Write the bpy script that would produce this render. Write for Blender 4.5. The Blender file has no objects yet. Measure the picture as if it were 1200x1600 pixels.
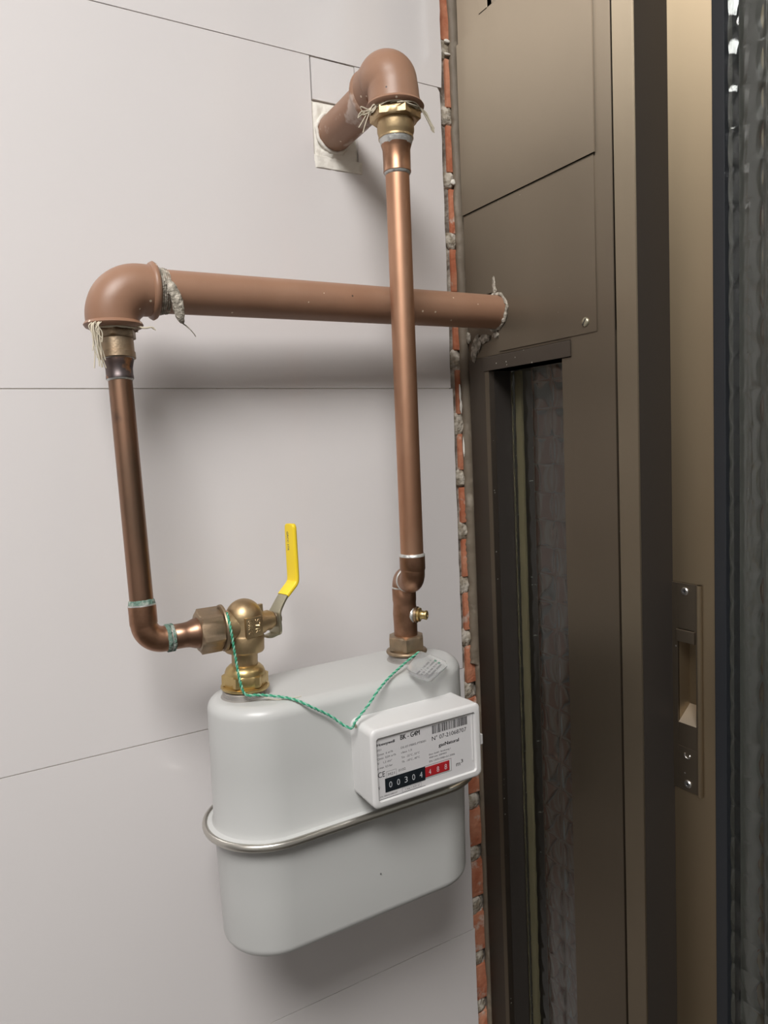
import bpy, bmesh, math, random
from mathutils import Vector, Matrix, noise
import numpy as np

# ---------------------------------------------------------------- camera
scene = bpy.context.scene
col = scene.collection
cam_d = bpy.data.cameras.new('camera')
cam = bpy.data.objects.new('camera', cam_d)
col.objects.link(cam)
YAW, PITCH, ROLL = 0.52883, 0.09020, -0.04611
fw = Vector((math.sin(YAW)*math.cos(PITCH), math.cos(YAW)*math.cos(PITCH), -math.sin(PITCH)))
rt = Vector((math.cos(YAW), -math.sin(YAW), 0))
up = rt.cross(fw)
rt2 = rt*math.cos(ROLL) + up*math.sin(ROLL)
up2 = -rt*math.sin(ROLL) + up*math.cos(ROLL)
m = Matrix((rt2, up2, -fw)).transposed().to_4x4()
m.translation = Vector((0, -0.6285, -0.0564))
cam.matrix_world = m
cam_d.sensor_fit = 'HORIZONTAL'
cam_d.sensor_width = 36
cam_d.lens = 36*1142.4/1200
cam_d.clip_start = 0.01
scene.camera = cam

# ---------------------------------------------------------------- world, lamp light, exposure
world = bpy.data.worlds.new('night_sky')
scene.world = world
world.use_nodes = True
world.node_tree.nodes['Background'].inputs[0].default_value = (0.60, 0.60, 0.55, 1)
world.node_tree.nodes['Background'].inputs[1].default_value = 0.4
LAMP = Vector((-0.55, -1.12, 1.15))
ld = bpy.data.lights.new('ceiling_light', 'AREA')
ld.shape = 'DISK'; ld.size = 0.90; ld.energy = 36; ld.color = (1.0, 0.98, 0.965)
lo = bpy.data.objects.new('ceiling_light', ld)
lo.location = LAMP + Vector((0, 0, -0.008))
col.objects.link(lo)
vs = scene.view_settings
vs.view_transform = 'Standard'; vs.look = 'None'; vs.gamma = 1; vs.use_curve_mapping = False
vs.exposure = 0.0

# ---------------------------------------------------------------- materials
def mat(name, color, rough=0.5, metal=0.0, **k):
    mt = bpy.data.materials.new(name); mt.use_nodes = True
    b = mt.node_tree.nodes['Principled BSDF']
    b.inputs['Base Color'].default_value = (*color, 1)
    b.inputs['Roughness'].default_value = rough
    b.inputs['Metallic'].default_value = metal
    for kk, v in k.items():
        b.inputs[kk.replace('_', ' ')].default_value = v
    return mt
def N(mt, t, **k):
    n = mt.node_tree.nodes.new(t)
    for a, v in k.items(): setattr(n, a, v)
    return n
def L(mt, a, b): mt.node_tree.links.new(a, b)
def B(mt): return mt.node_tree.nodes['Principled BSDF']
def noise_mix(mt, src_color, color2, scale=30, lo=0.45, hi=0.6, stretch=(1, 1, 1), detail=4, seed=0.0, amount=1.0):
    """mix a second colour in through a thresholded noise; src_color is an rgb tuple or a socket"""
    tc = N(mt, 'ShaderNodeTexCoord'); mp = N(mt, 'ShaderNodeMapping')
    mp.inputs['Scale'].default_value = stretch; mp.inputs['Location'].default_value = (seed, seed*1.7, seed*.6)
    L(mt, tc.outputs['Object'], mp.inputs[0])
    nz = N(mt, 'ShaderNodeTexNoise'); nz.inputs['Scale'].default_value = scale; nz.inputs['Detail'].default_value = detail
    L(mt, mp.outputs[0], nz.inputs['Vector'])
    mr = N(mt, 'ShaderNodeMapRange'); mr.inputs[1].default_value = lo; mr.inputs[2].default_value = hi
    mr.inputs[4].default_value = amount
    L(mt, nz.outputs['Fac'], mr.inputs[0])
    mx = N(mt, 'ShaderNodeMix', data_type='RGBA')
    if isinstance(src_color, tuple): mx.inputs[6].default_value = (*src_color, 1)
    else: L(mt, src_color, mx.inputs[6])
    mx.inputs[7].default_value = (*color2, 1)
    L(mt, mr.outputs[0], mx.inputs[0])
    L(mt, mx.outputs[2], B(mt).inputs['Base Color'])
    return mx.outputs[2]
def bump(mt, scale=200, strength=0.1, dist=0.001, stretch=(1, 1, 1)):
    tc = N(mt, 'ShaderNodeTexCoord'); mp = N(mt, 'ShaderNodeMapping'); mp.inputs['Scale'].default_value = stretch
    L(mt, tc.outputs['Object'], mp.inputs[0])
    nz = N(mt, 'ShaderNodeTexNoise'); nz.inputs['Scale'].default_value = scale; nz.inputs['Detail'].default_value = 3
    L(mt, mp.outputs[0], nz.inputs['Vector'])
    bp = N(mt, 'ShaderNodeBump'); bp.inputs['Strength'].default_value = strength; bp.inputs['Distance'].default_value = dist
    L(mt, nz.outputs['Fac'], bp.inputs['Height']); L(mt, bp.outputs[0], B(mt).inputs['Normal'])

M = {}
M['tile'] = mat('glazed_white_tile', (0.745, 0.715, 0.71), 0.15)
B(M['tile']).inputs['Specular IOR Level'].default_value = 0.5
bump(M['tile'], 6, 0.12, 0.004)
M['wallpaint'] = mat('darkened_wall', (0.24, 0.235, 0.23), 0.7)  # grey for the unseen walls, darkened to cut their bounce light
M['ceiling'] = mat('white_ceiling', (0.74, 0.73, 0.71), 0.8)
M['floor'] = mat('floor_tile', (0.08, 0.07, 0.06), 0.5)
M['grout'] = mat('mortar', (0.30, 0.27, 0.23), 0.95)
noise_mix(M['grout'], (0.22, 0.19, 0.16), (0.56, 0.52, 0.45), 55, 0.42, 0.62); bump(M['grout'], 160, 0.9, 0.004)
M['mortar_pale'] = mat('pale_mortar', (0.42, 0.37, 0.30), 0.95)
noise_mix(M['mortar_pale'], (0.34, 0.29, 0.22), (0.66, 0.61, 0.53), 110, 0.42, 0.62); bump(M['mortar_pale'], 260, 0.9, 0.003)
M['plaster'] = mat('white_filler', (0.80, 0.76, 0.68), 0.85)
noise_mix(M['plaster'], (0.82, 0.79, 0.72), (0.55, 0.50, 0.43), 90, 0.58, 0.72, amount=0.6); bump(M['plaster'], 130, 0.7, 0.002)
M['brick'] = mat('red_brick', (0.50, 0.17, 0.09), 0.9)
_c = noise_mix(M['brick'], (0.46, 0.15, 0.075), (0.60, 0.27, 0.16), 45, 0.4, 0.65)
noise_mix(M['brick'], _c, (0.62, 0.55, 0.47), 70, 0.60, 0.70, seed=3.0, amount=0.7); bump(M['brick'], 220, 0.6, 0.002)
M['brick_dull'] = mat('brick_hazed_by_glass', (0.24, 0.12, 0.09), 0.9)  # dulled brick: the milky reflection of the glass is put into the colour
noise_mix(M['brick_dull'], (0.25, 0.125, 0.09), (0.30, 0.24, 0.20), 22, 0.45, 0.62)
M['bead'] = mat('old_sealant', (0.19, 0.155, 0.115), 0.62)
noise_mix(M['bead'], (0.185, 0.15, 0.11), (0.36, 0.315, 0.25), 45, 0.60, 0.72, (1, 1, .6)); bump(M['bead'], 90, 0.5, 0.003)

def alu(name, c, rough=0.42, specks=0.985):
    mt = mat(name, c, rough, 0.96)
    b = B(mt)
    g = N(mt, 'ShaderNodeNewGeometry'); cr = N(mt, 'ShaderNodeVectorMath', operation='CROSS_PRODUCT')
    L(mt, g.outputs['Normal'], cr.inputs[0]); cr.inputs[1].default_value = (0, 0, 1)
    L(mt, cr.outputs[0], b.inputs['Tangent'])
    b.inputs['Anisotropic'].default_value = 0.9
    src = noise_mix(mt, c, tuple(x*0.93 for x in c), 9, 0.35, 0.7, (1, 1, 0.5), seed=1.0)
    if specks:
        tc = N(mt, 'ShaderNodeTexCoord')
        vo = N(mt, 'ShaderNodeTexVoronoi'); vo.inputs['Scale'].default_value = 210
        L(mt, tc.outputs['Object'], vo.inputs['Vector'])
        lt = N(mt, 'ShaderNodeMath', operation='LESS_THAN'); lt.inputs[1].default_value = 0.16
        L(mt, vo.outputs['Distance'], lt.inputs[0])
        sp = N(mt, 'ShaderNodeSeparateColor'); L(mt, vo.outputs['Color'], sp.inputs[0])
        gt = N(mt, 'ShaderNodeMath', operation='GREATER_THAN'); gt.inputs[1].default_value = specks
        L(mt, sp.outputs[0], gt.inputs[0])
        mu = N(mt, 'ShaderNodeMath', operation='MULTIPLY'); L(mt, lt.outputs[0], mu.inputs[0]); L(mt, gt.outputs[0], mu.inputs[1])
        mx = N(mt, 'ShaderNodeMix', data_type='RGBA'); L(mt, mu.outputs[0], mx.inputs[0]); L(mt, src, mx.inputs[6])
        mx.inputs[7].default_value = (0.75, 0.72, 0.66, 1); L(mt, mx.outputs[2], b.inputs['Base Color'])
    return mt
M['bronze'] = alu('bronze_anodised_aluminium', (0.26, 0.215, 0.162), 0.52)
M['bronze_rail'] = alu('bronze_rail_aluminium', (0.36, 0.30, 0.22), 0.52, False)
M['bronze_deep'] = alu('dark_bronze_aluminium', (0.17, 0.143, 0.118), 0.52, 0.75)
M['bronze_plain'] = alu('bronze_anodised_aluminium_clean', (0.50, 0.40, 0.27), 0.52, False)
M['bronze_shade'] = mat('frame_shade_in_colour', (0.045, 0.038, 0.033), 0.55, 0.4)  # near-black frame colour with the shade of the recesses painted in
M['gasket'] = mat('black_rubber_gasket', (0.012, 0.014, 0.018), 0.45)
M['glass'] = mat('patterned_glass', (0.86, 0.90, 0.88), 0.04, 0, Transmission_Weight=1.0, IOR=1.5)
M['putty'] = mat('olive_glazing_bead', (0.36, 0.29, 0.17), 0.6)
M['outside'] = mat('grey_render', (0.30, 0.29, 0.27), 0.9)
M['copper'] = mat('copper', (0.70, 0.36, 0.20), 0.45, 1.0)
_c = noise_mix(M['copper'], (0.60, 0.355, 0.235), (0.49, 0.27, 0.17), 22, 0.42, 0.62, (1, 1, .5)); bump(M['copper'], 300, 0.05, 0.0005)
M['copper_fit'] = mat('copper_fitting', (0.55, 0.26, 0.15), 0.38, 1.0)
_c = noise_mix(M['copper_fit'], (0.42, 0.235, 0.15), (0.30, 0.165, 0.10), 70, 0.42, 0.62)
M['copper_old'] = mat('tarnished_copper', (0.36, 0.20, 0.13), 0.36, 1.0)
_c = noise_mix(M['copper_old'], (0.33, 0.195, 0.13), (0.25, 0.16, 0.11), 28, 0.42, 0.6, (1, 1, .5))
noise_mix(M['copper_old'], _c, (0.16, 0.11, 0.09), 26, 0.6, 0.72, seed=4.0)
M['copper_burnt'] = mat('heat_darkened_copper', (0.15, 0.11, 0.10), 0.42, 1.0)
_c = noise_mix(M['copper_burnt'], (0.17, 0.125, 0.115), (0.12, 0.10, 0.10), 50, 0.4, 0.6)
noise_mix(M['copper_burnt'], _c, (0.62, 0.33, 0.17), 75, 0.56, 0.66, seed=2.0)
M['brass'] = mat('brass', (0.60, 0.43, 0.20), 0.43, 0.92)
noise_mix(M['brass'], (0.50, 0.37, 0.21), (0.41, 0.29, 0.165), 60, 0.42, 0.66); bump(M['brass'], 500, 0.15, 0.0006)
M['brass_bright'] = mat('bright_brass', (0.58, 0.435, 0.20), 0.36, 0.95)
M['brass_old'] = mat('dull_brass', (0.40, 0.29, 0.17), 0.45, 0.85)
noise_mix(M['brass_old'], (0.36, 0.265, 0.175), (0.29, 0.225, 0.155), 80, 0.42, 0.62); bump(M['brass_old'], 400, 0.2, 0.0008)
M['solder'] = mat('solder', (0.62, 0.62, 0.60), 0.42, 0.7); bump(M['solder'], 300, 0.6, 0.001)
noise_mix(M['solder'], (0.66, 0.66, 0.64), (0.36, 0.35, 0.33), 120, 0.5, 0.65)
M['verdigris'] = mat('verdigris', (0.20, 0.32, 0.26), 0.9); bump(M['verdigris'], 400, 1.0, 0.002)
noise_mix(M['verdigris'], (0.12, 0.20, 0.16), (0.32, 0.36, 0.32), 250, 0.48, 0.6)
M['zinc'] = mat('galvanised_thread', (0.42, 0.40, 0.38), 0.45, 0.6)
M['steel'] = mat('passivated_steel', (0.46, 0.43, 0.32), 0.38, 0.85)
M['screw'] = mat('bright_screw', (0.75, 0.74, 0.72), 0.3, 1.0)
def paint_brown(name, smear):
    mt = mat(name, (0.32, 0.18, 0.118), 0.42)
    s = noise_mix(mt, (0.325, 0.182, 0.116), (0.285, 0.153, 0.095), 14, 0.4, 0.65)
    tc = N(mt, 'ShaderNodeTexCoord')
    for sc_, th, rr, cc in ((140, 0.13, 0.72, (0.78, 0.66, 0.52)), (95, 0.10, 0.93, (0.06, 0.04, 0.03))):
        vo = N(mt, 'ShaderNodeTexVoronoi'); vo.inputs['Scale'].default_value = sc_
        L(mt, tc.outputs['Object'], vo.inputs['Vector'])
        lt = N(mt, 'ShaderNodeMath', operation='LESS_THAN'); lt.inputs[1].default_value = th
        L(mt, vo.outputs['Distance'], lt.inputs[0])
        sp = N(mt, 'ShaderNodeSeparateColor'); L(mt, vo.outputs['Color'], sp.inputs[0])
        gt = N(mt, 'ShaderNodeMath', operation='GREATER_THAN'); gt.inputs[1].default_value = rr
        L(mt, sp.outputs[0], gt.inputs[0])
        mu = N(mt, 'ShaderNodeMath', operation='MULTIPLY'); L(mt, lt.outputs[0], mu.inputs[0]); L(mt, gt.outputs[0], mu.inputs[1])
        mx = N(mt, 'ShaderNodeMix', data_type='RGBA'); L(mt, mu.outputs[0], mx.inputs[0]); L(mt, s, mx.inputs[6])
        mx.inputs[7].default_value = (*cc, 1); s = mx.outputs[2]
    L(mt, s, B(mt).inputs['Base Color'])
    if smear: noise_mix(mt, s, (0.66, 0.56, 0.50), 48, 0.575, 0.64, seed=smear, amount=0.6)
    bump(mt, 150, 0.12, 0.001)
    return mt
M['brown'] = paint_brown('brown_pipe_paint', 0)
M['brown_smear'] = paint_brown('brown_pipe_paint_with_filler_smears', 5.3)
M['hemp'] = mat('hemp_fibre', (0.62, 0.56, 0.44), 0.85)
M['hemp_grey'] = mat('dirty_hemp', (0.40, 0.36, 0.29), 0.9); bump(M['hemp_grey'], 500, 1.0, 0.002)
noise_mix(M['hemp_grey'], (0.30, 0.27, 0.22), (0.58, 0.53, 0.45), 220, 0.45, 0.6)
M['enamel'] = mat('light_grey_enamel', (0.51, 0.515, 0.505), 0.33)
M['band'] = mat('steel_clamp_band', (0.62, 0.60, 0.55), 0.28, 1.0)
M['plastic'] = mat('white_plastic', (0.68, 0.675, 0.67), 0.38)
M['plate'] = mat('index_face_plate', (0.60, 0.59, 0.595), 0.3)
M['ink'] = mat('black_print', (0.02, 0.02, 0.022), 0.5)
M['ink_grey'] = mat('grey_print', (0.12, 0.12, 0.125), 0.5)
M['black'] = mat('black_roller', (0.008, 0.012, 0.016), 0.35)
M['red'] = mat('red_roller', (0.36, 0.015, 0.02), 0.35)
M['digit'] = mat('white_digit', (0.62, 0.64, 0.66), 0.5)
M['yellow'] = mat('yellow_vinyl_grip', (0.90, 0.66, 0.03), 0.36)
M['green'] = mat('green_plastic_strand', (0.03, 0.30, 0.17), 0.4)
M['green2'] = mat('pale_green_strand', (0.22, 0.52, 0.38), 0.35)
M['clear'] = mat('clear_plastic', (0.95, 0.96, 0.96), 0.10, 0, Transmission_Weight=0.85, IOR=1.35)
M['lamp'] = mat('lamp_diffuser', (0.9, 0.9, 0.9), 0.5)
B(M['lamp']).inputs['Emission Color'].default_value = (1, 0.965, 0.92, 1); B(M['lamp']).inputs['Emission Strength'].default_value = 6

# ---------------------------------------------------------------- helpers
def link_mesh(name, bm, mt, parent=None, smooth=None):
    me = bpy.data.meshes.new(name); 
    bmesh.ops.recalc_face_normals(bm, faces=bm.faces[:])
    bm.to_mesh(me); bm.free()
    if mt is not None: me.materials.append(mt)
    if smooth is not None:
        me.shade_smooth(); me.set_sharp_from_angle(angle=math.radians(smooth))
    o = bpy.data.objects.new(name, me); col.objects.link(o)
    if parent is not None: o.parent = parent
    return o
def empty(name, loc=(0, 0, 0)):
    # things are modelled in room coordinates; the root Empty stays at the room origin
    o = bpy.data.objects.new(name, None); o.empty_display_size = 0.02; col.objects.link(o); return o
def tag(o, label=None, cat=None, group=None, kind=None):
    if label: o['label'] = label
    if cat: o['category'] = cat
    if group: o['group'] = group
    if kind: o['kind'] = kind
    return o
def box(bm, x0, x1, y0, y1, z0, z1, bev=0.0):
    r = bmesh.ops.create_cube(bm, size=1)
    vs_ = r['verts']
    for v in vs_:
        v.co = Vector((x0+(v.co.x+.5)*(x1-x0), y0+(v.co.y+.5)*(y1-y0), z0+(v.co.z+.5)*(z1-z0)))
    if bev > 0:
        es = list({e for v in vs_ for e in v.link_edges})
        bmesh.ops.bevel(bm, geom=es, offset=bev, segments=2, profile=0.6, affect='EDGES', clamp_overlap=True)
    return bm
def boxo(name, mt, parent, dims, bev=0.0004):
    bm = bmesh.new()
    for d in (dims if isinstance(dims[0], (tuple, list)) else [dims]): box(bm, *d, bev=bev)
    return link_mesh(name, bm, mt, parent)
def frame(d):
    d = Vector(d).normalized()
    a = Vector((0, 0, 1)) if abs(d.z) < 0.9 else Vector((1, 0, 0))
    u = d.cross(a).normalized(); v = u.cross(d).normalized() * -1
    return d, u, v
def lathe(bm, prof, o, d, seg=40, cap=True, rot=0.0):
    """prof = [(radius, distance along d)]"""
    d, u, v = frame(d); o = Vector(o); rings = []
    for r, h in prof:
        if r < 1e-6: rings.append([bm.verts.new(o + d*h)])
        else: rings.append([bm.verts.new(o + d*h + (u*math.cos(rot+2*math.pi*i/seg) + v*math.sin(rot+2*math.pi*i/seg))*r) for i in range(seg)])
    for a, b in zip(rings, rings[1:]):
        if len(a) == 1 and len(b) == 1: continue
        for i in range(seg):
            j = (i+1) % seg
            if len(a) == 1: bm.faces.new((a[0], b[i], b[j]))
            elif len(b) == 1: bm.faces.new((a[i], a[j], b[0]))
            else: bm.faces.new((a[i], a[j], b[j], b[i]))
    if cap:
        for r in (rings[0], rings[-1]):
            if len(r) > 2: bm.faces.new(r)
    return bm
def hexnut(bm, r, h0, h1, o, d, rot=0.0, cham=0.0012):
    """hexagon prism with a turned chamfer: radius r across the corners"""
    d_, u, v = frame(d); o = Vector(o); seg = 48; rings = []
    def hexr(a): 
        a = (a-rot) % (math.pi/3) - math.pi/6
        return r*math.cos(math.pi/6)/math.cos(a)
    rin = r*math.cos(math.pi/6)*0.97
    for lim, h in ((rin, h0), (1, h0+cham), (1, h1-cham), (rin, h1)):
        rings.append([bm.verts.new(o + d_*h + (u*math.cos(rot+2*math.pi*i/seg)+v*math.sin(rot+2*math.pi*i/seg))*min(lim, hexr(rot+2*math.pi*i/seg))) for i in range(seg)])
    for a, b in zip(rings, rings[1:]):
        for i in range(seg): bm.faces.new((a[i], a[(i+1) % seg], b[(i+1) % seg], b[i]))
    bm.faces.new(rings[0]); bm.faces.new(rings[-1])
    return bm
def tube(bm, pts, rad, seg=32, cap=True):
    pts = [Vector(p) for p in pts]; n = len(pts)
    rad = rad if isinstance(rad, (list, tuple)) else [rad]*n
    T = [(pts[min(i+1, n-1)]-pts[max(i-1, 0)]).normalized() for i in range(n)]
    _, u, _ = frame(T[0]); rings = []
    for i in range(n):
        u = (u - T[i]*u.dot(T[i])).normalized(); v = T[i].cross(u)
        rings.append([bm.verts.new(pts[i] + (u*math.cos(2*math.pi*k/seg)+v*math.sin(2*math.pi*k/seg))*rad[i]) for k in range(seg)])
    for a, b in zip(rings, rings[1:]):
        for k in range(seg): bm.faces.new((a[k], a[(k+1) % seg], b[(k+1) % seg], b[k]))
    if cap: bm.faces.new(rings[0]); bm.faces.new(rings[-1])
    return bm
def bend(p0, corner, p1, R, n=14):
    """points from p0 to p1 round the corner with fillet radius R"""
    p0, c, p1 = Vector(p0), Vector(corner), Vector(p1)
    a = (p0-c).normalized(); b = (p1-c).normalized()
    ang = a.angle(b); t = R/math.tan(ang/2)
    A, E_ = c+a*t, c+b*t
    cen = c + (a+b).normalized()*(R/math.sin(ang/2))
    out = [p0]
    for i in range(n+1):
        f_ = i/n; va, vb = A-cen, E_-cen; th = math.pi-ang
        out.append(cen + (va*math.sin((1-f_)*th)+vb*math.sin(f_*th))/math.sin(th))
    out.append(p1)
    return out
def spline(pts, per=10):
    pts = [Vector(p) for p in pts]; out = []
    for i in range(len(pts)-1):
        p0 = pts[max(i-1, 0)]; p1 = pts[i]; p2 = pts[i+1]; p3 = pts[min(i+2, len(pts)-1)]
        for k in range(per):
            t = k/per
            out.append(0.5*((2*p1)+(-p0+p2)*t+(2*p0-5*p1+4*p2-p3)*t*t+(-p0+3*p1-3*p2+p3)*t**3))
    out.append(pts[-1]); return out
def prism_xz(bm, pts, y0, y1, bev=0.0):
    a = [bm.verts.new((x, y0, z)) for x, z in pts]; b = [bm.verts.new((x, y1, z)) for x, z in pts]
    f0 = bm.faces.new(a); bm.faces.new(b[::-1])
    n = len(pts)
    for i in range(n): bm.faces.new((a[i], b[i], b[(i+1) % n], a[(i+1) % n]))
    if bev:
        bmesh.ops.bevel(bm, geom=list(f0.edges), offset=bev, segments=2, profile=0.5, affect='EDGES')
    return bm
def rrect(x0, x1, z0, z1, r, n=5):
    out = []
    for cx, cz, a0 in ((x1-r, z1-r, 0), (x0+r, z1-r, 90), (x0+r, z0+r, 180), (x1-r, z0+r, 270)):
        for i in range(n+1):
            a = math.radians(a0+90*i/n); out.append((cx+r*math.cos(a), cz+r*math.sin(a)))
    return out
def loft(bm, rings, cap=True):
    vr = [[bm.verts.new(p) for p in r] for r in rings]
    n = len(vr[0])
    for a, b in zip(vr, vr[1:]):
        for i in range(n): bm.faces.new((a[i], a[(i+1) % n], b[(i+1) % n], b[i]))
    if cap: bm.faces.new(vr[0]); bm.faces.new(vr[-1])
    return bm
def text_into(bm, s, x0, x1, z, h, y, mtx=None, bold=0.0, depth=0.00004):
    """lettering fitted between x0 and x1 with cap height h on baseline z, facing -Y (or placed by mtx)"""
    cu = bpy.data.curves.new('lettering', 'FONT'); cu.body = s; cu.size = 1; cu.offset = bold; cu.resolution_u = 3
    o = bpy.data.objects.new('lettering', cu); col.objects.link(o)
    bpy.context.view_layer.update()
    me = bpy.data.meshes.new_from_object(o.evaluated_get(bpy.context.evaluated_depsgraph_get()))
    col.objects.unlink(o); bpy.data.objects.remove(o); bpy.data.curves.remove(cu)
    xs = [v.co.x for v in me.vertices]
    if not xs: return
    a, b = min(xs), max(xs); cap = 0.70
    for v in me.vertices:
        u = x0 + (v.co.x-a)/(b-a)*(x1-x0); w = z + v.co.y/cap*h
        v.co = Vector((u, y, w)) if mtx is None else mtx @ Vector((u, w, 0))
    bm.from_mesh(me); bpy.data.meshes.remove(me)

# ================================================================ THE SETTING
rnd = random.Random(7)
# wall that carries the pipes: a mortar core, glazed tiles in front, bare bricks in the slot by the window frame
wall_back = tag(boxo('wall_back', M['grout'], None, (-1.2, 0.56, 0.013, 0.07, -1.35, 1.2), 0), kind='structure')
rows = [(-1.2, -0.9), (-0.9, -0.6), (-0.6, -0.3), (-0.3, 0.0), (0.0, 0.3), (0.3, 0.6), (0.6, 0.9), (0.9, 1.2)]
G = 0.00045
edge = {(-0.3, 0.0): 0.4572, (0.0, 0.3): 0.4552, (0.3, 0.6): 0.4585, (-0.6, -0.3): 0.4585, (-0.9, -0.6): 0.4605}
for z0, z1 in rows:
    xe = edge.get((z0, z1), 0.457)
    # ragged right-hand cut edge
    right = []
    zz = z0+G
    while zz < z1-G-0.004:
        right.append((xe + rnd.uniform(-0.0005, 0.0003), zz)); zz += rnd.uniform(0.008, 0.02)
    right.append((xe, z1-G))
    if z0 == 0.3: right[0] = (xe-0.0015, z0+G)
    if z0 == 0.0:
        right[-1] = (xe-0.0005, z1-G-0.004); right.append((xe-0.003, z1-G))
        pts = [(-0.45+G, z0+G)] + right + [(0.3575, z1-G), (0.3575, 0.2075), (0.3105, 0.2075), (0.3105, z1-G), (-0.45+G, z1-G)]
    else:
        pts = [(-0.45+G, z0+G)] + right + [(-0.45+G, z1-G)]
    bm = bmesh.new(); prism_xz(bm, pts, 0.0, 0.0135); link_mesh('tile', bm, M['tile'], wall_back)
    bm = bmesh.new(); prism_xz(bm, [(-1.2, z0+G), (-0.45-G, z0+G), (-0.45-G, z1-G), (-1.2, z1-G)], 0.0, 0.0135, 0)
    link_mesh('tile', bm, M['tile'], wall_back)
bm = bmesh.new(); prism_xz(bm, [(0.3120, 0.2625), (0.3565, 0.2625), (0.3565, 0.2990), (0.3120, 0.2990)], 0.0002, 0.0135)
tag(link_mesh('tile', bm, M['tile'], wall_back), 'small cut piece of tile above the pipe hole')
# pale grout lines in the joints
for z in (-0.9, -0.6, -0.3, 0.0, 0.3, 0.6, 0.9):
    boxo('joint', M['plaster'] if z < 0.1 else M['grout'], wall_back, (-1.2, 0.4535, 0.0012, 0.0134, z-G*0.98, z+G*0.98), 0)
# filler patch round the pipe hole
def lumpy_sheet(name, mt, parent, x0, x1, z0, z1, y, amp, freq, n=36, seed=0, hole=None):
    bm = bmesh.new(); g = []
    for i in range(n+1):
        row = []
        for j in range(n+1):
            x = x0+(x1-x0)*i/n; z = z0+(z1-z0)*j/n
            e = min(i, n-i, j, n-j)/n
            d = noise.fractal(Vector((x*freq+seed, z*freq, seed)), 0.8, 2.0, 3)
            ed = 0.5*(noise.noise(Vector((x*60+seed, z*60, 4))))
            fall = min(1, max(0, (e+0.06*ed)/0.09))
            row.append(bm.verts.new((x + 0.001*ed, y - amp*fall*(0.55+0.6*d) + 0.0016*(1-fall), z + 0.001*ed)))
        g.append(row)
    for i in range(n):
        for j in range(n):
            bm.faces.new((g[i][j], g[i+1][j], g[i+1][j+1], g[i][j+1]))
    return link_mesh(name, bm, mt, parent, 50)
lumpy_sheet('filler_patch', M['plaster'], wall_back, 0.3108, 0.3572, 0.2078, 0.2622, 0.0012, 0.0030, 90, seed=2)
lumpy_sheet('filler_smear', M['plaster'], wall_back, 0.3080, 0.3640, 0.2010, 0.2140, -0.0002, 0.0012, 70, seed=7)
bm = bmesh.new()
pp = []; rr_ = []
for i in range(41):
    a = 2*math.pi*i/40; k = 0.0172+0.0010*noise.noise(Vector((math.cos(a)*3, math.sin(a)*3, 1)))
    pp.append((0.331+k*math.cos(a), -0.0015, 0.2345+k*math.sin(a))); rr_.append(0.0018+0.0012*noise.noise(Vector((math.cos(a)*5, math.sin(a)*5, 9))))
tube(bm, pp, rr_, 10)
link_mesh('filler_collar', bm, M['plaster'], wall_back, 60)
# bricks exposed in the slot
courses = [(0.475, 0.425), (0.412, 0.3512), (0.336, 0.2863), (0.2703, 0.2219), (0.207, 0.1601), (0.146, 0.1005), (0.0855, 0.040), (0.0211, -0.027),
           (-0.0467, -0.0871), (-0.1036, -0.1444), (-0.1603, -0.2035), (-0.2195, -0.2625), (-0.2785, -0.322), (-0.338, -0.385), (-0.401, -0.449),
           (-0.4665, -0.5104), (-0.5268, -0.5703), (-0.5899, -0.6361), (-0.6529, -0.6958), (-0.7104, -0.757)]
for k, (t, b) in enumerate(courses):
    bm = bmesh.new(); dx = rnd.uniform(-0.0006, 0.0008)
    lx = 0.4678 if t > -0.30 else 0.4638
    if k < 2: lx = 0.4590
    box(bm, lx+dx, 0.482, 0.0068+rnd.uniform(0, .0012), 0.03, b+0.001, t-0.001, 0.0012)
    for v in bm.verts:
        q = noise.noise_vector(v.co*180); v.co += q*0.0006
    link_mesh('brick', bm, M['brick'], wall_back, 50)
for k in range(len(courses)-1):
    zc_ = (courses[k][1]+courses[k+1][0])/2; hh = (courses[k][1]-courses[k+1][0])/2+0.0015
    bm = bmesh.new(); n_ = 8
    bmesh.ops.create_icosphere(bm, subdivisions=3, radius=1)
    for v in bm.verts:
        d = 1+0.28*noise.noise(v.co*1.8+Vector((k*3.1, 0, 0)))+0.12*noise.noise(v.co*5+Vector((k, 2, 0)))
        v.co = Vector((0.4690+0.0100*v.co.x*d, 0.0115+0.0050*v.co.y*d, zc_+hh*1.1*v.co.z*d))
    link_mesh('mortar_joint', bm, M['mortar_pale'], wall_back, 60)
# sealant bead between bricks and frame
bm = bmesh.new(); n_ = 420; seg_ = 14; rings = []
for i in range(n_+1):
    z = -0.80+1.35*i/n_
    cx = 0.4800 + (0.0035 if z < -0.3 else 0) + 0.0010*noise.noise(Vector((0, 0, z*30)))
    node = min((abs(z-(courses[k][1]+courses[k+1][0])/2) for k in range(len(courses)-1)))
    rx = 0.0066 + 0.0011*noise.noise(Vector((3, 0, z*45))) + 0.0016*math.exp(-(node/0.004)**2)*(1 if z > 0 else -0.8)
    cs = min(((courses[k][0]-z)/0.0645 for k in range(len(courses)) if courses[k][0] >= z), default=0.5)
    if z > -0.3: rx += 0.0016*(1-min(1, cs))**2 - 0.0014*math.exp(-(cs/0.05)**2)
    if z < -0.3: rx *= 0.72
    rip = 0.0006*math.sin(z*900) if -0.3 < z < -0.13 else 0
    rings.append([Vector((cx+(rx+rip)*math.cos(2*math.pi*k/seg_), 0.0062+(0.0052+rip+0.0012*noise.noise(Vector((1, 5, z*60))))*math.sin(2*math.pi*k/seg_), z)) for k in range(seg_)])
loft(bm, rings); link_mesh('sealant_bead', bm, M['bead'], wall_back, 70)
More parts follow.
